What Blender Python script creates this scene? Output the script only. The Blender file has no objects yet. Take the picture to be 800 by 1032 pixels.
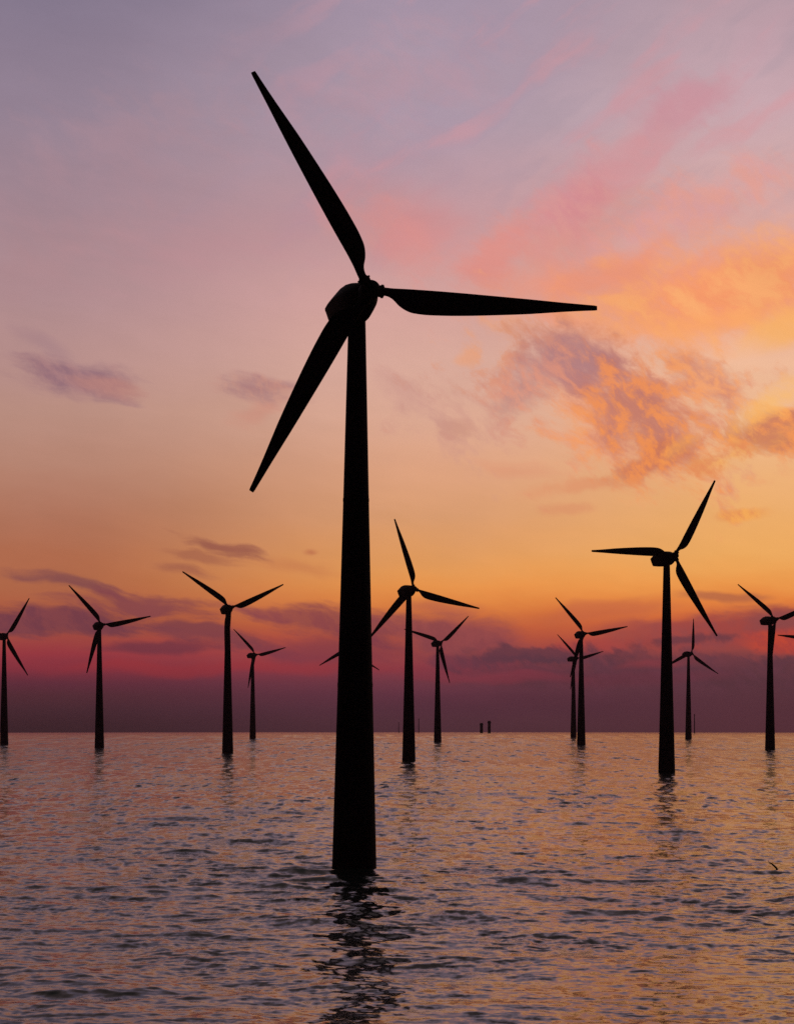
import bpy, bmesh, math, random
import numpy as np
from mathutils import Vector, Matrix, Euler

R = math.radians
sc = bpy.context.scene
COL = sc.collection
random.seed(7)
rng = np.random.default_rng(11)

# ------------------------------------------------------------------ basics
EYE = 17.95            # camera height above the sea, metres
EARTH = 343000.0       # radius of the water's curve
FOC = 2200.0 / 1032.0  # focal length / picture height

def sea_z(x, y):
    return -(x * x + y * y) / (2 * EARTH)

def lin(c):
    out = []
    for v in c:
        v /= 255.0
        out.append(v / 12.92 if v <= 0.04045 else ((v + 0.055) / 1.055) ** 2.4)
    return (*out, 1.0)

# ------------------------------------------------------------------ materials
def new_mat(name):
    m = bpy.data.materials.new(name)
    m.use_nodes = True
    nt = m.node_tree
    return m, nt, nt.nodes['Principled BSDF']

def paint_mat(name, base, rough, var=0.25, scale=0.6, streak=True):
    m, nt, b = new_mat(name)
    tc = nt.nodes.new('ShaderNodeTexCoord')
    mp = nt.nodes.new('ShaderNodeMapping')
    mp.inputs['Scale'].default_value = (1, 1, 0.12 if streak else 1)
    nz = nt.nodes.new('ShaderNodeTexNoise')
    nz.inputs['Scale'].default_value = scale
    nz.inputs['Detail'].default_value = 6
    rp = nt.nodes.new('ShaderNodeValToRGB')
    rp.color_ramp.elements[0].position = 0.35
    rp.color_ramp.elements[1].position = 0.7
    rp.color_ramp.elements[0].color = (*[c * (1 - var) for c in base], 1)
    rp.color_ramp.elements[1].color = (*[min(1, c * (1 + var)) for c in base], 1)
    L = nt.links.new
    L(tc.outputs['Object'], mp.inputs['Vector'])
    L(mp.outputs['Vector'], nz.inputs['Vector'])
    L(nz.outputs['Fac'], rp.inputs['Fac'])
    L(rp.outputs['Color'], b.inputs['Base Color'])
    b.inputs['Roughness'].default_value = rough
    b.inputs['Specular IOR Level'].default_value = 0.06
    return m

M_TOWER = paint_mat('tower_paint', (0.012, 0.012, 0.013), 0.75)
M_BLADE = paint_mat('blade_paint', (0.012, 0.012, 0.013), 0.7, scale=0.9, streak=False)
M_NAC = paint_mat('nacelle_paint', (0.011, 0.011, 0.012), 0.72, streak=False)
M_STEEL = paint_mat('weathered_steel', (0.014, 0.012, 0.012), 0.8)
M_WOOD = paint_mat('wet_driftwood', (0.015, 0.011, 0.009), 0.6, scale=6)

# ------------------------------------------------------------------ mesh helpers
def mesh_obj(name, verts, faces, mat, parent=None, smooth=True, sharp=None):
    me = bpy.data.meshes.new(name)
    me.from_pydata([tuple(v) for v in verts], [], faces)
    me.validate()
    bm = bmesh.new(); bm.from_mesh(me)
    bmesh.ops.recalc_face_normals(bm, faces=bm.faces)
    if smooth:
        for f in bm.faces: f.smooth = True
        for e in bm.edges:
            if len(e.link_faces) == 2 and e.calc_face_angle(0) > R(sharp or 38):
                e.smooth = False
    bm.to_mesh(me); bm.free()
    me.materials.append(mat)
    o = bpy.data.objects.new(name, me)
    COL.objects.link(o)
    if parent: o.parent = parent
    return o

def loft(rings, cap=True):
    n = len(rings[0]); V = []; F = []
    for r in rings: V += list(r)
    for i in range(len(rings) - 1):
        for k in range(n):
            a = i * n + k; b = i * n + (k + 1) % n
            F.append((a, b, b + n, a + n))
    if cap:
        F.append(tuple(range(n - 1, -1, -1)))
        F.append(tuple(range((len(rings) - 1) * n, len(rings) * n)))
    return V, F

def circle(r, z, n=48):
    return [(r * math.cos(2 * math.pi * k / n), r * math.sin(2 * math.pi * k / n), z) for k in range(n)]

def merge(parts):
    V = []; F = []
    for v, f in parts:
        o = len(V); V += list(v); F += [tuple(i + o for i in q) for q in f]
    return V, F

def tag(o, label=None, cat=None, group=None, kind=None):
    if label: o['label'] = label
    if cat: o['category'] = cat
    if group: o['group'] = group
    if kind: o['kind'] = kind

# ------------------------------------------------------------------ wind turbine
HUB = 64.0; BLADE = 27.0; OVER = 5.2; TILT = 0.08

def tower_mesh():
    rings = []
    prof = [(-7, 2.56), (0.0, 2.52), (1.0, 2.49), (20.3, 1.99), (20.45, 2.01), (20.75, 2.01), (20.9, 1.975),
            (41.3, 1.47), (41.45, 1.49), (41.7, 1.49), (41.85, 1.455), (61.9, 0.98)]
    for z, r in prof: rings.append(circle(r, z))
    return loft(rings)

def nacelle_mesh():
    # sections along the shaft, +Y to the tail, -Y to the rotor; x half width, z top, z bottom
    secs = [(-4.05, 0.95, 0.95, -1.0, 0), (-3.7, 1.25, 1.2, -1.4, 0), (-2.6, 1.75, 1.5, -1.95, .3), (-1.0, 2.1, 1.9, -2.2, .6),
            (1.0, 2.2, 2.1, -2.25, .8), (3.2, 2.2, 2.1, -2.25, .9), (5.2, 2.1, 1.9, -2.15, 1), (6.8, 1.95, 1.35, -1.95, 1),
            (7.5, 1.75, 1.0, -1.75, 1)]
    rings = []
    hexa = [(1, 0.30), (0.5, 1), (-0.5, 1), (-1, 0.30), (-0.55, -1), (0.55, -1)]
    for y, hx, zt, zb, hf in secs:
        ring = []
        for q in range(6):
            (x0, z0), (x1, z1) = hexa[q], hexa[(q + 1) % 6]
            for m in range(6):
                t = m / 6
                px, pz = x0 + (x1 - x0) * t, z0 + (z1 - z0) * t
                l = math.hypot(px, pz)
                f = hf * 0.85
                px = px * f + px / l * (1 - f); pz = pz * f + pz / l * (1 - f)
                ring.append((px * hx, y, pz * zt if pz > 0 else -pz * zb))
        rings.append(ring)
    V, F = loft(rings)
    # cooler box and wind mast on the roof near the tail
    def bx(cx, cy, cz, sx, sy, sz):
        v = [(cx + i * sx, cy + j * sy, cz + k * sz) for i in (-1, 1) for j in (-1, 1) for k in (-1, 1)]
        return v, [(0, 1, 3, 2), (4, 6, 7, 5), (0, 4, 5, 1), (2, 3, 7, 6), (0, 2, 6, 4), (1, 5, 7, 3)]
    mast = [(px + 0.25, pz + 4.6, h) for h in (1.2, 2.5) for px, pz in ((-.03, -.03), (.03, -.03), (.03, .03), (-.03, .03))]
    return merge([(V, F), bx(0, 3.0, 2.08, 0.6, 0.8, 0.12), (mast, [(0, 1, 5, 4), (1, 2, 6, 5), (2, 3, 7, 6), (3, 0, 4, 7), (4, 5, 6, 7)])])

def hub_mesh():
    # spinner, body of revolution round the shaft, local -Y forward; origin at the rotor centre
    prof = [(1.25, 0.98), (1.0, 1.08), (0.3, 1.16), (-0.4, 1.12), (-0.9, 0.95), (-1.25, 0.68), (-1.45, 0.38), (-1.52, 0.1)]
    rings = []
    for y, r in prof:
        rings.append([(r * math.cos(2 * math.pi * k / 36), y, r * math.sin(2 * math.pi * k / 36)) for k in range(36)])
    return loft(rings)

def interp(tab, x):
    # smooth cubic through the table
    T = np.array(tab); xs = T[:, 0]
    i = int(np.clip(np.searchsorted(xs, x) - 1, 0, len(xs) - 2))
    d = np.gradient(T[:, 1:], xs, axis=0)
    h = xs[i + 1] - xs[i]; t = float(np.clip((x - xs[i]) / h, 0, 1))
    v = ((2 * t**3 - 3 * t**2 + 1) * T[i, 1:] + (t**3 - 2 * t**2 + t) * h * d[i]
         + (-2 * t**3 + 3 * t**2) * T[i + 1, 1:] + (t**3 - t**2) * h * d[i + 1])
    return [float(q) for q in v]

# fraction of radius, straight edge offset, bulging edge offset, thickness (metres), twist (deg)
BLADE_TAB = [(0.055, 0.46, 0.46, 0.92, 14), (0.075, 0.45, 0.50, 0.86, 14), (0.095, 0.43, 0.72, 0.80, 14),
             (0.13, 0.44, 1.52, 0.66, 13), (0.17, 0.46, 2.06, 0.56, 12), (0.22, 0.48, 2.24, 0.50, 10),
             (0.30, 0.50, 2.22, 0.43, 8), (0.42, 0.50, 2.02, 0.34, 6), (0.55, 0.47, 1.70, 0.27, 4), (0.70, 0.42, 1.28, 0.20, 2.5),
             (0.85, 0.33, 0.74, 0.13, 1), (0.96, 0.29, 0.40, 0.09, 0), (0.992, 0.27, 0.31, 0.08, 0), (1.0, 0.24, 0.27, 0.06, 0)]

def blade_mesh():
    # along +Z from the rotor centre; +X is the clockwise side seen from the front (-Y)
    rings = []
    n = 28
    fr = [0.055, 0.065, 0.075, 0.085, 0.095, 0.102, 0.109, 0.116, 0.123, 0.13, 0.138, 0.146, 0.154, 0.162, 0.17, 0.18, 0.19, 0.205, 0.22, 0.24, 0.26, 0.28, 0.30, 0.33, 0.36, 0.39, 0.42, 0.45, 0.48,
          0.55, 0.62, 0.70, 0.78, 0.85, 0.91, 0.96, 0.985, 0.994, 1.0]
    for f in fr:
        l, t, th, tw = interp(BLADE_TAB, f)
        c = l + t; mid = (t - l) / 2
        ring = []
        rd = max(0.0, min(1.0, (0.14 - f) / 0.06))   # round root, aerofoil further out
        for k in range(n):
            a = 2 * math.pi * k / n
            u = math.cos(a); v = math.sin(a)
            w = (1 - 0.55 * (u * 0.5 + 0.5) ** 1.3) * (1 - rd) + rd
            x = u * c / 2
            y = v * th / 2 * w
            tr = R(tw)
            X = mid + x * math.cos(tr) - y * math.sin(tr)
            Y = x * math.sin(tr) + y * math.cos(tr)
            # a little coning bend forward towards the tip
            ring.append((X, Y - 0.35 * f * f, f * BLADE))
        rings.append(ring)
    return loft(rings)

def collar_mesh():
    rings = [circle(0.62, 1.02, 32), circle(0.66, 1.06, 32), circle(0.66, 1.30, 32), circle(0.76, 1.33, 32),
             circle(0.76, 1.50, 32), circle(0.55, 1.53, 32), circle(0.5, 1.66, 32)]
    return loft(rings)

def rotor_matrix():
    # rotor frame: origin at rotor centre, tilted up at the front
    return Matrix.Translation((0, -OVER * math.cos(TILT), HUB + OVER * math.sin(TILT))) @ Matrix.Rotation(-TILT, 4, 'X')

def make_turbine():
    root = bpy.data.objects.new('wind_turbine', None)
    root.empty_display_size = 4
    COL.objects.link(root)
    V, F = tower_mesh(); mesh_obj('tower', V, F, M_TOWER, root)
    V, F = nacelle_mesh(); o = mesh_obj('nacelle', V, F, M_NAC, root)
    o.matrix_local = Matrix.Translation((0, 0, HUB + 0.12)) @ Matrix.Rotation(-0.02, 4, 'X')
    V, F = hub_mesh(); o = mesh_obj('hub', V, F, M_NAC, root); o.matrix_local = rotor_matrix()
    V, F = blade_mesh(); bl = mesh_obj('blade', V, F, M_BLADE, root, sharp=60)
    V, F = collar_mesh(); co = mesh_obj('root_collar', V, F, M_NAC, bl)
    for i in (1, 2):
        b = bl.copy(); COL.objects.link(b); b.parent = root
        c = co.copy(); COL.objects.link(c); c.parent = b
    return root

def blades_of(root):
    return [c for c in root.children if c.name.split('.')[0] == 'blade']

def set_pose(root, x, y, yaw, phase, dz=0.0):
    root.location = (x, y, sea_z(x, y) + dz)
    root.rotation_euler = (0, 0, R(yaw)); root.scale = (1, 1, 1)
    RM = rotor_matrix()
    for k, b in enumerate(blades_of(root)):
        # phase is counter-clockwise from the right, seen from the front
        a = R(phase - 120 * k)
        b.matrix_local = RM @ Matrix.Rotation(math.pi / 2 - a, 4, 'Y')

def copy_tree(o, parent=None):
    c = o.copy(); COL.objects.link(c)
    if parent: c.parent = parent; c.matrix_parent_inverse = o.matrix_parent_inverse.copy()
    for ch in list(o.children): copy_tree(ch, c)
    return c

TURB = [
 (-4.60, 252.0, 17.0, 119.0, 0.0, 'by far the largest and nearest wind turbine, black, standing in the middle of the sea'),
 (80.21, 650.18, 19.54, 58.43, -0.3, 'tall black wind turbine right of centre, second nearest, one blade pointing straight left'),
 (4.42, 817.22, 21.87, 105.32, -0.5, 'mid-sized wind turbine just right of the largest tower, one blade pointing almost straight up'),
 (26.64, 1433.07, 21.64, 41.38, 0.5, 'small wind turbine nearest left of the two bare stumps on the horizon'),
 (-35.98, 1573.25, 24.22, 86.44, 0.8, 'far wind turbine hidden behind the largest tower, only two blade tips showing beside it'),
 (-156.75, 1151.29, 23.69, 10.64, 0.2, 'wind turbine second from the left edge, lower blade swung clear left of its tower'),
 (-76.02, 981.43, 19.42, 24.05, 0.6, 'largest wind turbine left of the giant one, two blades spread in a V'),
 (-112.47, 1704.27, 30.44, 13.08, 0.7, 'smallest wind turbine on the left, close to the right of the turbine with V blades'),
 (-235.55, 1310.51, 24.07, 57.78, 0.6, 'wind turbine cut by the left edge of the view, two blades pointing right'),
 (106.89, 1268.18, 15.22, 9.48, 0.0, 'taller and nearer of the two overlapping wind turbines, in front of a smaller one'),
 (146.63, 1816.01, 28.47, 13.20, 1.2, 'smaller and farther of the two overlapping wind turbines, partly behind the taller one'),
 (223.72, 1677.78, 20.39, 84.71, 1.0, 'small far wind turbine with one blade straight up, just right of the second nearest tower'),
 (186.43, 1092.21, 21.21, 20.55, 0.4, 'wind turbine near the right edge with blades in a V and a whole tower showing'),
 (265.71, 1412.81, 23.61, 52.63, 1.0, 'wind turbine outside the right edge, only its left blade tip showing under a nearer rotor'),
]
proto = make_turbine()
for i, (x, y, yaw, ph, dz, lab) in enumerate(TURB):
    t = proto if i == 0 else copy_tree(proto)
    set_pose(t, x, y, yaw, ph, dz)
    if i == 0:                                   # this one stands a hair out of plumb
        t.rotation_euler = (Matrix.Rotation(0.0050, 3, 'Y') @ Matrix.Rotation(R(yaw), 3, 'Z')).to_euler(); t.location.x -= 0.33; t.scale = (1.017,) * 3
    tag(t, lab, 'wind turbine', 'wind turbines standing in the sea')

# ------------------------------------------------------------------ far piles and masts
def at(px, d):
    x = (px - 400.0) / 2200.0 * d
    return x, d

def make_pile(px, d, h, r, label):
    V, F = merge([loft([circle(r * 1.0, -6, 20), circle(r * 0.95, h * 0.80, 20), circle(r * 1.22, h * 0.82, 20),
                        circle(r * 1.22, h * 0.90, 20), circle(r * 0.9, h * 0.91, 20), circle(r * 0.86, h, 20)]),
                  ])
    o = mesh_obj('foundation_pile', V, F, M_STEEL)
    x, y = at(px, d); o.location = (x, y, sea_z(x, y))
    tag(o, label, 'foundation pile', 'bare piles on the horizon')
make_pile(485.0, 2800, 12.6, 2.1, 'shorter of the two bare dark stumps on the horizon')
make_pile(492.8, 2800, 15.6, 2.0, 'taller of the two bare dark stumps on the horizon')

def make_mast(px, d, h, r, label):
    V, F = merge([loft([circle(r * 1.15, -6, 12), circle(r, h * 0.6, 12), circle(r * 0.8, h * 0.93, 12),
                        circle(r * 1.5, h * 0.935, 12), circle(r * 1.5, h * 0.965, 12), circle(r * 0.6, h * 0.97, 12), circle(r * 0.5, h, 12)])])
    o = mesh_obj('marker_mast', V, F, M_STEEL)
    x, y = at(px, d); o.location = (x, y, sea_z(x, y))
    tag(o, label, 'mast', 'thin masts on the horizon')
make_mast(699.4, 2800, 24.5, 0.6, 'thin mast on the horizon right of a far turbine with an upright blade')
make_mast(421.9, 2900, 19.0, 0.5, 'thin mast on the horizon midway between two turbines near the centre')
make_mast(401.7, 2900, 14.0, 0.4, 'shortest faint mast on the horizon between the largest tower and the turbine beside it')

# ------------------------------------------------------------------ driftwood
def make_branch():
    d = 245.0
    x, y = at(779.5, d)
    pts = [(-0.42, 0.0, 0.40), (-0.30, 0.02, 0.37), (-0.12, 0.04, 0.22), (0.06, 0.03, 0.06), (0.22, 0.0, -0.12), (0.30, -0.03, -0.32), (0.28, -0.05, -0.6)]
    rad = [0.02, 0.05, 0.075, 0.085, 0.09, 0.10, 0.10]
    rings = []
    for i, p in enumerate(pts):
        a = Vector(pts[max(0, i - 1)]); b = Vector(pts[min(len(pts) - 1, i + 1)])
        t = (b - a).normalized(); s = t.cross(Vector((0, 1, 0))).normalized(); u = s.cross(t)
        rings.append([tuple(Vector(p) + rad[i] * (s * math.cos(k * math.pi / 5) + u * math.sin(k * math.pi / 5))) for k in range(10)])
    V1 = loft(rings)
    tw = [[(-0.55 + q * 0.13 + r * math.cos(k * math.pi / 3), 0.02 + r * math.sin(k * math.pi / 3), 0.62 - q * 0.22) for k in range(6)] for q, r in ((0, 0.012), (0.5, 0.02), (1, 0.03), (1.7, 0.03))]
    V, F = merge([V1, loft(tw)])
    o = mesh_obj('driftwood', V, F, M_WOOD)
    o.location = (x, y, sea_z(x, y) + 0.42); o.scale = (1.25, 1.25, 1.2)
    tag(o, 'dark bent piece of driftwood poking out of the water near the right edge', 'driftwood')
make_branch()

# ------------------------------------------------------------------ the sea: one curved sheet with real waves
def build_sea():
    fp = 2200.0
    # radii: even steps in the view for the part seen, up to the horizon and beyond
    t = np.concatenate([np.arange(400, 330, -0.5), np.arange(330, 130, -0.28), np.arange(130, 22, -0.4), np.array([21.0, 20, 19, 18, 17, 16, 15, 14, 12, 10, 8, 6])])
    rr = fp * EYE / t
    inner = np.array([0.5, 8, 20, 35, 50, 65, 78, 88, 94])
    inner = inner[inner < rr[0] - 2]
    rad = np.concatenate([inner, rr])
    az_f = np.arange(-R(13.0), R(13.0), 0.00048)
    az_b = np.linspace(R(13.0), 2 * math.pi - R(13.0), 60)
    az = np.concatenate([az_f, az_b[:-1] if abs(az_b[-1] - (2 * math.pi + az_f[0])) < 1e-3 else az_b])
    front = np.zeros(len(az)); front[:len(az_f)] = 1
    edge = np.clip((R(13.0) - np.abs(az_f)) / R(1.5), 0, 1); front[:len(az_f)] = edge
    nr, na = len(rad), len(az)
    A, RR = np.meshgrid(az, rad)
    X = RR * np.sin(A); Y = RR * np.cos(A)
    dr = np.gradient(rad)[:, None] * np.ones((1, na))
    W = front[None, :] * np.clip((RR - 90) / 8, 0, 1)
    # gust patches: slow change of steepness
    g = np.zeros_like(X)
    for lam in (35, 60, 95, 160):
        for _ in range(3):
            th = rng.uniform(0, math.pi); p = rng.uniform(0, 6.28)
            g += np.sin(2 * math.pi / lam * (X * math.cos(th) + 0.5 * Y * math.sin(th)) + p)
    g = 1.0 + 0.14 * g
    g = np.clip(g, 0.45, 1.7)
    LOST = np.zeros_like(X); Z = np.zeros_like(X); DX = np.zeros_like(X); DY = np.zeros_like(X)
    lams = np.exp(np.linspace(math.log(0.36), math.log(20.0), 112))
    wind = R(78)            # waves run mostly away from the viewer, slightly to the left
    for lam in lams:
        lam *= rng.uniform(0.94, 1.06)
        spread = 0.8 if lam < 2.5 else 0.55
        th = wind + rng.normal(0, spread)
        p = rng.uniform(0, 6.28)
        k = 2 * math.pi / lam
        slope = SLOPE * (0.72 if lam < 1.2 else 1.0 if lam < 3.5 else 0.95)
        a = slope / k
        eff = dr * abs(math.sin(th)) + RR * 0.00048 * abs(math.cos(th))
        att = np.clip((lam / np.maximum(eff, 1e-3) - 2.2) / 3.0, 0, 1)
        # crest lengths vary: slow modulation along and across
        q = rng.uniform(0, 6.28, 2)
        mod = 0.65 + 0.35 * np.sin(k / 5.3 * (X * math.sin(th) - Y * math.cos(th)) + q[0]) + 0.35 * np.sin(k / 7.7 * (X * math.cos(th + .4) + Y * math.sin(th + .4)) + q[1])
        ph = k * (X * math.cos(th) + Y * math.sin(th)) + p
        w = a * att * mod
        s, c = np.sin(ph), np.cos(ph)
        Z += w * s
        LOST += slope * slope * 0.28 * (1 - att * att)
        DX += w * c * math.cos(th); DY += w * c * math.sin(th)
    Z *= g * W; DX *= 1.2 * g * W; DY *= 1.2 * g * W
    Xp = X + DX; Yp = Y + DY
    Zp = -(X * X + Y * Y) / (2 * EARTH) + Z
    co = np.stack([Xp, Yp, Zp], -1).reshape(-1, 3)
    co = np.concatenate([co, np.array([[0, 0, 0.0]])])
    i = np.arange(nr - 1)[:, None]; j = np.arange(na)[None, :]
    j2 = (j + 1) % na
    quads = np.stack([i * na + j, i * na + j2, (i + 1) * na + j2, (i + 1) * na + j], -1).reshape(-1, 4)
    # facing up: order (inner j, outer j, outer j2, inner j2) gives +Z for clockwise azimuth when reversed
    quads = quads[:, ::-1]
    jj = np.arange(na)
    tris = np.stack([np.full(na, nr * na), (jj + 1) % na, jj], -1)[:, ::-1]
    tris = tris[:, ::-1]
    loops = np.concatenate([quads.reshape(-1), tris.reshape(-1)]).astype(np.int32)
    starts = np.concatenate([np.arange(len(quads)) * 4, len(quads) * 4 + np.arange(len(tris)) * 3]).astype(np.int32)
    me = bpy.data.meshes.new('sea')
    me.vertices.add(len(co)); me.vertices.foreach_set('co', co.astype(np.float32).reshape(-1))
    me.loops.add(len(loops)); me.loops.foreach_set('vertex_index', loops)
    me.polygons.add(len(starts)); me.polygons.foreach_set('loop_start', starts)
    me.polygons.foreach_set('use_smooth', np.ones(len(starts), bool))
    me.update(calc_edges=True)
    at_ = me.attributes.new('roughness_of_small_waves', 'FLOAT', 'POINT')
    lost = np.concatenate([(LOST * g * np.clip((2900 - RR) / 1700, 0.03, 1)).reshape(-1), [0.01]])
    at_.data.foreach_set('value', np.sqrt(np.sqrt(0.00015 + 0.05 * lost)).astype(np.float32))
    o = bpy.data.objects.new('sea', me); COL.objects.link(o)
    n = np.zeros(3, np.float32)
    if me.polygons[len(quads) // 2].normal.z < 0: me.flip_normals()
    return o

SLOPE = 0.019
sea = build_sea()
tag(sea, kind='structure')

def sea_material():
    m, nt, b = new_mat('sea_water')
    N = nt.nodes.new; L = nt.links.new
    geo = N('ShaderNodeNewGeometry')
    def ripples(scale, sx, det, rot, sy=1.0):
        mp = N('ShaderNodeMapping'); mp.inputs['Scale'].default_value = (sx, sy, 1); mp.inputs['Rotation'].default_value = (0, 0, rot)
        nz = N('ShaderNodeTexNoise'); nz.inputs['Scale'].default_value = scale; nz.inputs['Detail'].default_value = det
        nz.inputs['Roughness'].default_value = 0.55
        L(geo.outputs['Position'], mp.inputs['Vector']); L(mp.outputs['Vector'], nz.inputs['Vector'])
        s = N('ShaderNodeVectorMath'); s.operation = 'SUBTRACT'; s.inputs[1].default_value = (.5, .5, .5)
        L(nz.outputs['Color'], s.inputs[0])
        return s.outputs[0]
    def scale(v, k):
        s = N('ShaderNodeVectorMath'); s.operation = 'MULTIPLY'; s.inputs[1].default_value = k; L(v, s.inputs[0]); return s.outputs[0]
    def add(a, c):
        s = N('ShaderNodeVectorMath'); s.operation = 'ADD'; L(a, s.inputs[0]); L(c, s.inputs[1]); return s.outputs[0]
    # wavelets of several sizes; the larger ones show farther out, where the small ones merge into the gloss
    rl = N('ShaderNodeVectorMath'); rl.operation = 'LENGTH'; L(geo.outputs['Position'], rl.inputs[0])
    def band(lo0, lo1, hi0, hi1, amp):
        out = None
        for a0, a1, v0, v1 in ((lo0, lo1, 0.0, 1.0), (hi0, hi1, 1.0, 0.0)):
            if a0 is None: continue
            n = N('ShaderNodeMapRange'); n.interpolation_type = 'SMOOTHSTEP'; L(rl.outputs['Value'], n.inputs['Value'])
            n.inputs['From Min'].default_value = a0; n.inputs['From Max'].default_value = a1
            n.inputs['To Min'].default_value = v0; n.inputs['To Max'].default_value = v1
            if out is None: out = n.outputs[0]
            else:
                m_ = N('ShaderNodeMath'); m_.operation = 'MULTIPLY'; L(out, m_.inputs[0]); L(n.outputs[0], m_.inputs[1]); out = m_.outputs[0]
        m_ = N('ShaderNodeMath'); m_.operation = 'MULTIPLY'; m_.inputs[1].default_value = amp
        if out is None: m_.inputs[0].default_value = 1
        else: L(out, m_.inputs[0])
        return m_.outputs[0]
    v = geo.outputs['Normal']
    for w_, l_, rot, bnd, det in WAVELETS:
        r_ = scale(ripples(1.0, 1 / w_, det, rot, sy=1 / l_), (0.6, 1.0, 0))
        s = N('ShaderNodeVectorMath'); s.operation = 'SCALE'; L(r_, s.inputs[0]); L(band(*bnd), s.inputs['Scale'])
        v = add(v, s.outputs[0])
    gm = N('ShaderNodeMapping'); gm.inputs['Scale'].default_value = (1 / 14, 1 / 30, 1); L(geo.outputs['Position'], gm.inputs['Vector'])
    gn = N('ShaderNodeTexNoise'); gn.inputs['Scale'].default_value = 1.0; gn.inputs['Detail'].default_value = 3; L(gm.outputs[0], gn.inputs['Vector'])
    gr = N('ShaderNodeMapRange'); L(gn.outputs['Fac'], gr.inputs['Value'])
    for k_, v_ in (('From Min', 0.33), ('From Max', 0.67), ('To Min', 0.5), ('To Max', 1.45)): gr.inputs[k_].default_value = v_
    df = N('ShaderNodeVectorMath'); df.operation = 'SUBTRACT'; L(v, df.inputs[0]); L(geo.outputs['Normal'], df.inputs[1])
    dg = N('ShaderNodeVectorMath'); dg.operation = 'SCALE'; L(df.outputs[0], dg.inputs[0]); L(gr.outputs[0], dg.inputs['Scale'])
    v = add(geo.outputs['Normal'], dg.outputs[0])
    nn = N('ShaderNodeVectorMath'); nn.operation = 'NORMALIZE'; L(v, nn.inputs[0])
    L(nn.outputs[0], b.inputs['Normal'])
    b.inputs['Base Color'].default_value = (0.018, 0.034, 0.026, 1)
    ra = N('ShaderNodeAttribute'); ra.attribute_name = 'roughness_of_small_waves'; L(ra.outputs['Fac'], b.inputs['Roughness'])
    b.inputs['IOR'].default_value = 1.333
    sea.data.materials.append(m)
WAVELETS = [  # width, length along the wind, heading, distance band and steepness, detail
    (0.6, 0.9, 0.12, (None, 0, 180, 330, 0.26), 2.0),
    (2.6, 0.9, 0.06, (None, 0, 220, 400, 0.30), 3.0),
    (1.2, 1.9, -0.15, (None, 0, 260, 480, 0.42), 2.0),
    (1.9, 4.2, 0.10, (150, 260, 480, 900, 0.66), 4.0),
    (2.7, 11.5, -0.05, (260, 450, 900, 1800, 0.80), 4.0),
    (4.2, 42.0, 0.03, (480, 900, 1000, 2300, 0.95), 3.5),
    (9.0, 190.0, 0.0, (900, 1300, 1500, 2600, 0.7), 2.0),
]
sea_material()

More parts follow.
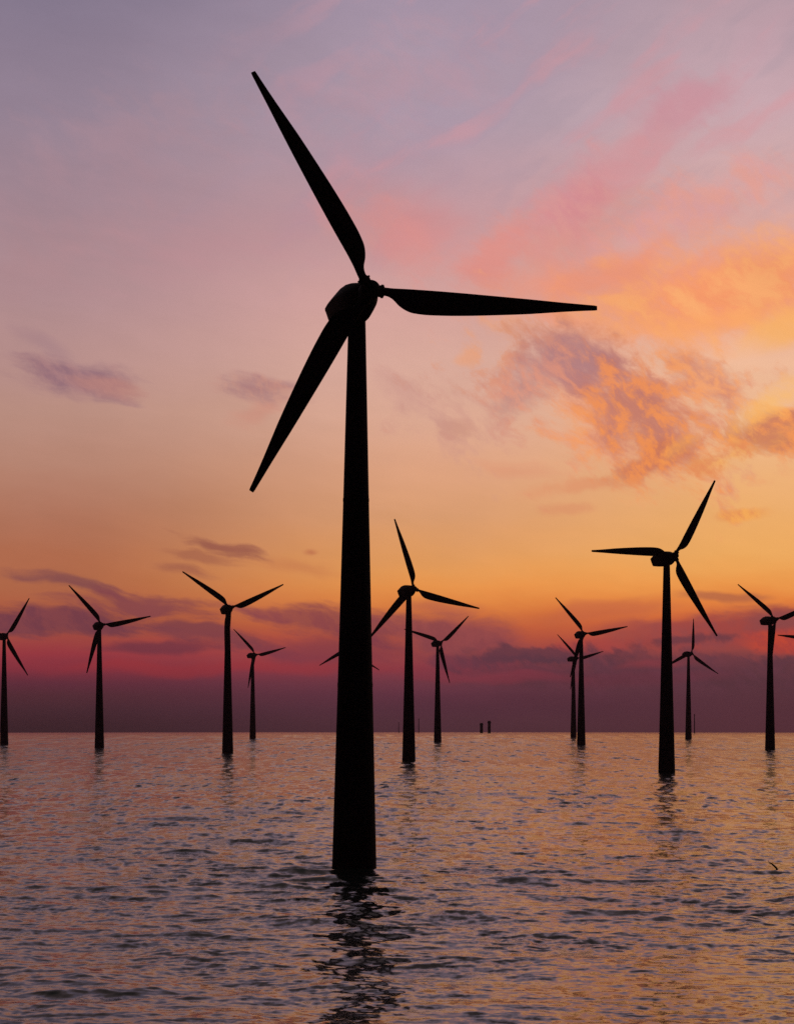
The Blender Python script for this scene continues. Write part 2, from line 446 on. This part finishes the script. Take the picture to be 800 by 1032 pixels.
# ------------------------------------------------------------------ sky
def build_world():
    w = bpy.data.worlds.new('World'); sc.world = w; w.use_nodes = True
    nt = w.node_tree; N = nt.nodes.new; L = nt.links.new
    bg = nt.nodes['Background']
    def math_(op, a, b=None, c=None, clamp=False):
        n = N('ShaderNodeMath'); n.operation = op; n.use_clamp = clamp
        for i, v in enumerate((a, b, c)):
            if v is None: continue
            if isinstance(v, (int, float)): n.inputs[i].default_value = v
            else: L(v, n.inputs[i])
        return n.outputs[0]
    def remap(v, a, b, c=0.0, d=1.0, smooth=True):
        n = N('ShaderNodeMapRange'); n.interpolation_type = 'SMOOTHSTEP' if smooth else 'LINEAR'
        n.clamp = not smooth     # smoothstep stays within its ends by itself
        L(v, n.inputs['Value'])
        for k, x in zip(('From Min', 'From Max', 'To Min', 'To Max'), (a, b, c, d)): n.inputs[k].default_value = x
        return n.outputs['Result']
    def mix(f, a, b, mode='MIX'):
        n = N('ShaderNodeMix'); n.data_type = 'RGBA'; n.blend_type = mode; n.clamp_factor = True
        for i, v in ((0, f), (6, a), (7, b)):
            if isinstance(v, (int, float)): n.inputs[i].default_value = v
            elif isinstance(v, tuple): n.inputs[i].default_value = v
            else: L(v, n.inputs[i])
        return n.outputs[2]
    def ramp(fac, stops):
        n = N('ShaderNodeValToRGB'); L(fac, n.inputs[0]); cr = n.color_ramp; cr.interpolation = 'LINEAR'
        while len(cr.elements) < len(stops): cr.elements.new(1.0)
        for e, (p, c) in zip(cr.elements, stops): e.position = p; e.color = lin(c)
        return n.outputs[0]
    tc = N('ShaderNodeTexCoord')
    sep = N('ShaderNodeSeparateXYZ'); L(tc.outputs['Generated'], sep.inputs[0])
    x, y, z = sep.outputs
    az = math_('ARCTAN2', x, y)                                   # bearing, 0 straight ahead
    hor = math_('SQRT', math_('ADD', math_('MULTIPLY', x, x), math_('MULTIPLY', y, y)))
    te = math_('DIVIDE', z, math_('MAXIMUM', hor, 1e-4))         # tangent of the elevation
    U = math_('MULTIPLY', az, 22.0); V = math_('MULTIPLY', te, 22.0)
    cmb = N('ShaderNodeCombineXYZ'); L(U, cmb.inputs[0]); L(V, cmb.inputs[1]); P0 = cmb.outputs[0]

    def noise(vec, scale, detail=4, rough=0.55, dist=0.0, sx=1.0, sy=1.0, rot=0.0, off=(0, 0, 0)):
        mp = N('ShaderNodeMapping'); mp.vector_type = 'TEXTURE'; mp.inputs['Scale'].default_value = (1 / sx, 1 / sy, 1); mp.inputs['Rotation'].default_value = (0, 0, rot)
        mp.inputs['Location'].default_value = off
        L(vec, mp.inputs['Vector'])
        n = N('ShaderNodeTexNoise'); n.inputs['Scale'].default_value = scale; n.inputs['Detail'].default_value = detail
        n.inputs['Roughness'].default_value = rough; n.inputs['Distortion'].default_value = dist
        L(mp.outputs[0], n.inputs['Vector'])
        return n
    # shared domain warp
    wn = noise(P0, 1.3, 3, 0.5)
    sub = N('ShaderNodeVectorMath'); sub.operation = 'SUBTRACT'; sub.inputs[1].default_value = (.5, .5, .5); L(wn.outputs['Color'], sub.inputs[0])
    scl = N('ShaderNodeVectorMath'); scl.operation = 'MULTIPLY'; scl.inputs[1].default_value = (0.42, 0.26, 0); L(sub.outputs[0], scl.inputs[0])
    addv = N('ShaderNodeVectorMath'); addv.operation = 'ADD'; L(P0, addv.inputs[0]); L(scl.outputs[0], addv.inputs[1])
    P1 = addv.outputs[0]
    n_big = noise(P1, 0.55, 5, 0.55, off=(3, 1, 0)).outputs['Fac']
    n_puff = noise(P1, 2.4, 8, 0.62, sx=0.75, sy=1.35, rot=-0.6, off=(5, 2, 0)).outputs['Fac']
    n_fine = noise(P1, 5.0, 8, 0.66, sx=0.75, sy=1.25, rot=-0.75, off=(1, 7, 0)).outputs['Fac']
    n_streak = noise(P1, 1.5, 7, 0.6, sx=0.6, sy=3.0, rot=-0.18, off=(9, 4, 0)).outputs['Fac']
    n_flat = noise(P1, 1.2, 7, 0.58, sx=0.8, sy=2.6, rot=0.0, off=(2, 8, 0)).outputs['Fac']
    n_diag = noise(P1, 1.1, 6, 0.52, sx=0.55, sy=2.0, rot=0.62, off=(4, 3, 0)).outputs['Fac']
    n_mix = math_('ADD', math_('MULTIPLY', n_puff, 0.65), math_('MULTIPLY', n_fine, 0.35))

    # base colours by elevation for three bearings (left, ahead, right), heights in picture rows of the view's scale
    rows = [738, 728, 715, 700, 690, 675, 660, 645, 632, 620, 605, 590, 575, 560, 520, 470, 420, 370, 300, 220, 120, 0]
    LEFT = [(58,36,44),(64,38,47),(76,44,55),(92,48,60),(108,50,68),(142,54,70),(164,60,70),(168,72,69),(172,84,66),(178,92,66),(181,101,71),(182,107,75),(182,109,78),(182,111,81),(180,119,95),(184,134,115),(188,144,130),(186,145,140),(178,142,146),(165,136,146),(150,132,149),(132,120,141)]
    MIDL = [(86,51,63),(90,53,66),(97,54,71),(112,58,78),(128,64,82),(150,66,80),(174,76,74),(196,90,66),(208,104,64),(224,123,64),(237,143,72),(241,155,80),(237,160,90),(231,160,98),(222,160,115),(225,166,132),(224,173,150),(222,174,158),(214,164,158),(198,154,158),(179,156,169),(165,147,166)]
    RIGHT = [(88,50,62),(90,51,64),(92,52,66),(94,54,68),(98,56,70),(112,60,72),(140,68,72),(184,80,65),(207,93,62),(226,115,62),(240,140,68),(247,160,80),(248,172,92),(246,177,100),(243,178,110),(241,182,128),(240,186,145),(240,188,155),(236,172,148),(218,170,165),(203,172,177),(182,155,165)]
    Vn = math_('DIVIDE', math_('ADD', V, 0.3), 7.6)
    pos = [((715.5 - r) / 100 + 0.3) / 7.6 for r in rows]
    wob = math_('MULTIPLY', math_('SUBTRACT', n_flat, 0.5), 0.03)
    lowfade = remap(V, 0.0, 1.0)
    Vw = math_('ADD', Vn, math_('MULTIPLY', wob, lowfade))
    rl = ramp(Vw, list(zip(pos, LEFT))); rm = ramp(Vw, list(zip(pos, MIDL))); rr = ramp(Vw, list(zip(pos, RIGHT)))
    base = mix(remap(U, -3.6, 0.6), rl, rm)
    base = mix(remap(U, 0.4, 3.8), base, rr)
    c = base

    n_clouds = 0
    def blob(cx, cy, rx, ry, rot, n, amp, lo, hi, op):
        mp = N('ShaderNodeMapping'); mp.vector_type = 'TEXTURE'
        mp.inputs['Location'].default_value = ((cx - 400) / 100, (715.5 - cy) / 100, 0)
        mp.inputs['Rotation'].default_value = (0, 0, R(rot))
        mp.inputs['Scale'].default_value = (rx / 100, ry / 100, 1)
        L(P1, mp.inputs['Vector'])
        ln = N('ShaderNodeVectorMath'); ln.operation = 'LENGTH'; L(mp.outputs[0], ln.inputs[0])
        m = math_('MULTIPLY_ADD', n, -amp, ln.outputs['Value'])
        k = 1 - 0.5 * amp
        return remap(m, k - lo, k - hi, 0.0, op)
    def cloud(cx, cy, rx, ry, rot, n, amp, lo, hi, op, c1, c2=None, n2=None, a=0.4, b=0.62):
        nonlocal c, P1, n_clouds
        n_clouds += 1
        if n_clouds % 6 == 0:      # tie the next clouds to the ones before, so the shader is worked out in order and fits its memory
            tie = N('ShaderNodeVectorMath'); tie.operation = 'MULTIPLY_ADD'; tie.inputs[1].default_value = (1e-7, 1e-7, 1e-7)
            L(c, tie.inputs[0]); L(P1, tie.inputs[2]); P1 = tie.outputs[0]
        m = blob(cx, cy, rx, ry, rot, n, amp, lo, hi, op)
        col = lin(c1) if c2 is None else mix(remap(n2 or n_fine, a, b), lin(c1), lin(c2))
        c = mix(m, c, col)

    # --- high thin veils: lilac grey and pink
    cloud(430, 120, 330, 170, 20, n_diag, 2.2, 0.2, 1.3, 0.35, (150, 138, 165))
    cloud(770, 60, 200, 150, 20, n_diag, 2.0, 0.1, 1.3, 0.5, (196, 158, 172))
    cloud(640, 155, 190, 42, 38, n_diag, 2.4, 0.05, 1.2, 0.6, (216, 140, 145), (205, 148, 155), n_puff)
    cloud(560, 245, 160, 60, 30, n_puff, 2.2, 0.0, 1.1, 0.7, (228, 148, 132), (222, 150, 140), n_puff)
    cloud(420, 230, 130, 60, -25, n_diag, 1.6, 0.1, 1.1, 0.6, (218, 140, 138))
    cloud(230, 250, 200, 60, 12, n_streak, 1.8, 0.1, 1.2, 0.4, (190, 138, 145))
    # alternating lilac-grey and pink veil over the upper right
    up = math_('MULTIPLY', remap(V, 4.2, 5.6), remap(U, -2.2, 0.6))
    c = mix(math_('MULTIPLY', math_('MULTIPLY', remap(n_diag, 0.52, 0.68), up), 0.42), c, lin((218, 152, 156)))
    c = mix(math_('MULTIPLY', math_('MULTIPLY', remap(n_diag, 0.48, 0.34), up), 0.22), c, lin((156, 142, 160)))
    cloud(585, 205, 75, 40, 55, n_puff, 2.0, 0.0, 0.9, 0.6, (216, 138, 146), (222, 150, 148), n_fine)
    cloud(690, 105, 70, 34, 25, n_puff, 2.2, 0.0, 0.9, 0.6, (206, 142, 154))
    cloud(500, 255, 60, 34, 60, n_puff, 2.0, 0.0, 0.9, 0.6, (228, 142, 130))
    # mottled field of small clouds behind the bank
    cloud(650, 420, 290, 115, -12, n_mix, 4.4, 0.35, 1.1, 0.75, (222, 146, 124), (240, 160, 112), n_fine)
    cloud(470, 425, 140, 90, -20, n_mix, 4.0, 0.45, 1.2, 0.55, (206, 150, 138))
    cloud(680, 225, 180, 52, 24, n_puff, 2.8, 0.05, 0.95, 0.65, (234, 158, 142), (224, 158, 156), n_fine)
    cloud(130, 150, 210, 90, 20, n_puff, 2.8, 0.1, 1.2, 0.45, (176, 140, 150))
    cloud(60, 260, 130, 60, 10, n_puff, 2.4, 0.1, 1.3, 0.3, (186, 138, 142))
    cloud(400, 90, 200, 80, 25, n_puff, 2.8, 0.1, 1.2, 0.45, (190, 148, 160))
    cloud(400, 240, 110, 46, -30, n_puff, 2.2, 0.1, 1.1, 0.45, (226, 146, 138))
    # --- glowing orange bank on the right
    cloud(735, 298, 250, 66, 8, n_puff, 1.9, -0.1, 0.75, 0.9, (248, 152, 100), (252, 172, 108), n_puff)
    cloud(600, 280, 160, 34, 8, n_diag, 1.8, 0.0, 1.0, 0.75, (238, 148, 118))
    cloud(800, 335, 90, 26, 8, n_diag, 1.4, 0.0, 0.8, 0.8, (253, 182, 104))
    cloud(705, 330, 120, 16, 6, n_diag, 1.6, 0.0, 0.8, 0.6, (252, 166, 104))
    cloud(560, 318, 60, 12, -14, n_mix, 1.6, 0.0, 0.8, 0.6, (242, 156, 124))
    # --- broken mauve cloud with lit edges
    cloud(625, 410, 140, 80, -42, n_mix, 2.4, -0.05, 0.6, 0.75, (240, 160, 120), (248, 158, 98), n_fine)
    cloud(590, 365, 95, 46, -20, n_mix, 2.6, 0.0, 0.7, 0.92, (178, 126, 130), (204, 138, 124), n_fine, 0.42, 0.66)
    cloud(640, 420, 115, 62, -45, n_mix, 3.0, 0.05, 0.75, 0.85, (196, 122, 108), (242, 146, 86), n_fine, 0.42, 0.62)
    cloud(548, 372, 62, 34, 20, n_mix, 2.6, 0.0, 0.8, 0.7, (188, 132, 130), (216, 146, 130), n_fine)
    cloud(525, 400, 48, 26, 12, n_mix, 2.4, 0.0, 0.75, 0.75, (192, 136, 130), (224, 150, 128), n_fine)
    cloud(710, 385, 75, 32, -35, n_mix, 2.4, 0.1, 0.8, 0.75, (212, 132, 108), (246, 160, 104), n_fine)
    cloud(785, 440, 80, 30, 6, n_mix, 2.4, -0.05, 0.55, 0.9, (206, 124, 92), (246, 150, 82), n_fine, 0.42, 0.62)
    cloud(735, 462, 75, 20, 20, n_mix, 3.4, 0.15, 0.9, 0.7, (250, 176, 92), (226, 142, 96), n_fine)
    cloud(655, 468, 75, 18, 18, n_mix, 2.4, 0.0, 0.6, 0.85, (208, 122, 92), (244, 146, 82), n_fine, 0.42, 0.62)
    cloud(590, 490, 80, 14, 6, n_mix, 2.2, 0.1, 0.8, 0.6, (226, 146, 106))
    cloud(575, 514, 40, 9, 0, n_mix, 2.0, 0.0, 0.8, 0.5, (220, 142, 104))
    cloud(745, 520, 45, 8, 0, n_mix, 1.8, 0.0, 0.7, 0.7, (230, 136, 82), (252, 172, 84), n_fine)
    cloud(775, 412, 70, 20, 30, n_mix, 3.4, 0.0, 0.9, 0.65, (253, 190, 108))
    cloud(690, 452, 40, 14, 40, n_mix, 3.8, 0.2, 1.1, 0.35, (252, 180, 96))
    cloud(460, 434, 30, 14, 0, n_mix, 2.2, 0.0, 0.8, 0.5, (204, 146, 128))
    cloud(405, 400, 70, 22, -38, n_mix, 2.4, 0.1, 0.9, 0.45, (204, 152, 142))
    cloud(470, 358, 18, 13, 0, n_mix, 2.0, 0.0, 0.8, 0.7, (236, 164, 124))
    cloud(525, 475, 70, 14, -12, n_streak, 1.8, 0.1, 0.9, 0.5, (222, 148, 116))
    # --- small dark clouds on the left
    cloud(78, 384, 84, 22, -8, n_streak, 2.2, 0.0, 0.85, 0.9, (146, 108, 120), (166, 122, 126), n_fine)
    cloud(115, 392, 45, 12, -8, n_streak, 2.0, 0.0, 0.8, 0.5, (196, 136, 122))
    cloud(50, 352, 55, 14, -25, n_streak, 1.5, 0.1, 0.9, 0.4, (160, 124, 134))
    cloud(256, 391, 62, 16, -4, n_streak, 2.4, 0.0, 0.8, 0.85, (172, 124, 126), (196, 138, 126), n_fine)
    cloud(262, 414, 40, 16, 20, n_streak, 1.6, 0.1, 0.9, 0.5, (210, 142, 124))
    cloud(230, 551, 56, 8, -16, n_streak, 2.6, 0.05, 0.8, 0.85, (152, 88, 76))
    cloud(205, 560, 50, 10, -12, n_streak, 2.6, 0.1, 0.9, 0.6, (160, 94, 76))
    cloud(195, 575, 44, 9, -12, n_streak, 2.4, 0.0, 0.8, 0.6, (156, 90, 76))
    cloud(315, 553, 12, 6, 0, n_streak, 1.0, 0.0, 0.8, 0.6, (186, 104, 76))
    cloud(300, 570, 60, 14, -10, n_streak, 1.5, 0.1, 1.0, 0.35, (190, 108, 74))
    # --- purple streaks low on the left
    cloud(70, 590, 76, 11, -10, n_streak, 2.4, 0.0, 0.7, 0.85, (134, 78, 80))
    cloud(40, 626, 140, 18, -2, n_streak, 2.0, 0.0, 0.6, 0.95, (118, 62, 76), (132, 68, 76), n_fine)
    cloud(150, 612, 140, 18, -10, n_streak, 2.2, 0.05, 0.65, 0.85, (136, 70, 78))
    cloud(200, 634, 95, 14, -10, n_streak, 2.2, 0.0, 0.65, 0.8, (124, 64, 76))
    cloud(155, 651, 75, 9, 0, n_streak, 1.4, 0.0, 0.7, 0.75, (112, 54, 72))
    cloud(325, 628, 90, 22, -6, n_streak, 2.2, 0.0, 0.6, 0.85, (136, 66, 78), (150, 76, 76), n_fine)
    cloud(340, 655, 110, 22, 0, n_streak, 1.6, 0.0, 0.9, 0.6, (126, 58, 76))
    cloud(200, 672, 330, 10, 0, n_flat, 1.2, 0.0, 0.9, 0.45, (176, 54, 60))
    # --- low bank ahead and to the right
    cloud(455, 640, 110, 30, -8, n_flat, 1.5, 0.0, 0.65, 0.85, (148, 74, 82), (136, 68, 80), n_fine)
    cloud(440, 612, 60, 12, -8, n_flat, 1.6, 0.0, 0.8, 0.6, (186, 96, 76))
    cloud(600, 618, 110, 15, 4, n_flat, 1.7, 0.0, 0.8, 0.6, (200, 100, 70))
    cloud(720, 640, 130, 30, 8, n_flat, 1.6, 0.0, 0.6, 0.85, (158, 68, 70), (146, 70, 76), n_fine)
    cloud(725, 602, 60, 8, 0, n_flat, 1.4, 0.0, 0.7, 0.7, (176, 98, 74))
    cloud(790, 628, 60, 14, 0, n_flat, 1.6, 0.0, 0.7, 0.75, (140, 72, 76))
    cloud(640, 636, 60, 14, 0, n_flat, 1.6, 0.0, 0.8, 0.6, (168, 78, 74))
    cloud(792, 650, 60, 16, 0, n_flat, 1.5, 0.0, 0.6, 0.85, (206, 74, 56), (182, 66, 62), n_fine)
    cloud(480, 672, 90, 14, 0, n_flat, 1.2, 0.0, 0.8, 0.65, (150, 60, 78))
    cloud(585, 652, 70, 10, 0, n_flat, 1.4, 0.0, 0.7, 0.6, (176, 68, 70))
    # dark cumulus line with a ragged top
    edge = math_('ADD', V, math_('MULTIPLY', math_('SUBTRACT', n_puff, 0.5), 0.62))
    edge = math_('ADD', edge, math_('MULTIPLY', math_('SUBTRACT', n_fine, 0.5), 0.16))
    em = remap(edge, 0.60, 0.50, 0.0, 1.0)
    em = math_('MULTIPLY', em, remap(U, 0.0, 1.6))
    em = math_('MULTIPLY', em, remap(V, 0.05, 0.35))
    em = math_('MULTIPLY', em, remap(math_('ADD', math_('MULTIPLY', n_flat, 0.6), math_('MULTIPLY', n_puff, 0.4)), 0.40, 0.50, 0.6, 1.0))
    c = mix(math_('MULTIPLY', em, 0.88), c, mix(remap(n_fine, 0.35, 0.65), lin((88, 54, 68)), lin((100, 58, 75))))
    cloud(500, 682, 110, 8, 0, n_flat, 1.8, 0.0, 0.8, 0.6, (158, 62, 78))
    cloud(660, 668, 60, 6, 3, n_flat, 1.8, 0.0, 0.8, 0.5, (156, 62, 72))
    cloud(535, 661, 100, 12, 3, n_puff, 3.0, 0.05, 0.6, 0.8, (92, 57, 74))
    cloud(455, 666, 50, 8, 0, n_puff, 3.0, 0.05, 0.7, 0.6, (118, 60, 78))
    cloud(690, 648, 60, 9, 4, n_puff, 3.0, 0.05, 0.6, 0.75, (100, 58, 72))
    cloud(610, 682, 200, 12, 0, n_flat, 1.6, 0.0, 0.8, 0.4, (122, 54, 72))
    cloud(560, 710, 260, 20, 0, n_flat, 1.4, 0.0, 1.0, 0.35, (80, 46, 62))
    # gentle mottling everywhere
    mot = math_('MULTIPLY_ADD', math_('SUBTRACT', n_big, 0.5), 0.22, 1.0)
    mot = math_('MULTIPLY_ADD', math_('SUBTRACT', n_streak, 0.5), 0.10, mot)
    hsv = N('ShaderNodeHueSaturation'); L(c, hsv.inputs['Color']); L(mot, hsv.inputs['Value'])
    c = hsv.outputs[0]
    # --- above the part seen: lilac, then dull blue towards the zenith
    hi = ramp(remap(te, 0.30, 2.2, smooth=False), [(0, (146, 128, 142)), (0.14, (122, 104, 106)), (0.35, (100, 94, 92)), (1.0, (42, 44, 50))])
    c = mix(remap(V, 7.0, 11.0), c, hi)
    # --- the sky opposite the sunset is deep blue dusk
    back = remap(math_('ABSOLUTE', math_('SUBTRACT', az, 0.15)), 0.5, 1.5)
    c = mix(back, c, (0.004, 0.005, 0.009, 1))
    # faint physical twilight
    sky = N('ShaderNodeTexSky'); sky.sky_type = 'NISHITA'; sky.sun_disc = False
    sky.sun_elevation = R(SUN_EL); sky.sun_rotation = R(SUN_AZ)
    c = mix(0.0008, c, sky.outputs[0], 'ADD')
    L(c, bg.inputs['Color']); bg.inputs['Strength'].default_value = 1.0

SUN_EL = 1.0; SUN_AZ = 14.0
build_world()

sd = bpy.data.lights.new('sun', 'SUN'); sd.energy = 0.0006; sd.angle = R(12); sd.color = (1, 0.55, 0.3)
so = bpy.data.objects.new('sun', sd); COL.objects.link(so)
dirv = Vector((math.sin(R(SUN_AZ)) * math.cos(R(SUN_EL)), math.cos(R(SUN_AZ)) * math.cos(R(SUN_EL)), math.sin(R(SUN_EL))))
so.rotation_euler = dirv.to_track_quat('Z', 'Y').to_euler()
so.location = (60, 200, 90)

# ------------------------------------------------------------------ camera
cd = bpy.data.cameras.new('camera'); cam = bpy.data.objects.new('camera', cd); COL.objects.link(cam)
cam.location = (0, 0, EYE); cam.rotation_euler = (R(90), 0, 0)
cd.sensor_fit = 'VERTICAL'; cd.sensor_height = 36.0; cd.sensor_width = 36.0
cd.lens = FOC * 36.0
cd.shift_y = (715.5 - 516.0) / 1032.0
cd.clip_start = 0.5; cd.clip_end = 100000
sc.camera = cam

sc.view_settings.view_transform = 'Standard'; sc.view_settings.look = 'None'
sc.view_settings.exposure = 0; sc.view_settings.gamma = 1; sc.view_settings.use_curve_mapping = False
# ------------------------------------------------------------------ sea haze
def build_haze():
    x0, x1, y0, y1, z0, z1 = -7200, 7200, -7200, 7200, -170, 112
    V = [(x, y, z) for x in (x0, x1) for y in (y0, y1) for z in (z0, z1)]
    F = [(0, 1, 3, 2), (4, 6, 7, 5), (0, 4, 5, 1), (2, 3, 7, 6), (0, 2, 6, 4), (1, 5, 7, 3)]
    m = bpy.data.materials.new('haze_air'); m.use_nodes = True; nt = m.node_tree
    nt.nodes.remove(nt.nodes['Principled BSDF'])
    pv = nt.nodes.new('ShaderNodeVolumePrincipled')
    pv.inputs['Density'].default_value = HAZE
    pv.inputs['Color'].default_value = HAZE_COL
    nt.links.new(pv.outputs[0], nt.nodes['Material Output'].inputs['Volume'])
    o = mesh_obj('haze', V, F, m, smooth=False)
    tag(o, kind='stuff')
HAZE = 0.7e-4; HAZE_COL = (0.95, 0.62, 0.72, 1)
build_haze()
sc.render.engine = 'CYCLES'
sc.cycles.max_bounces = 6; sc.cycles.use_denoising = False
sc.cycles.sample_clamp_indirect = 4
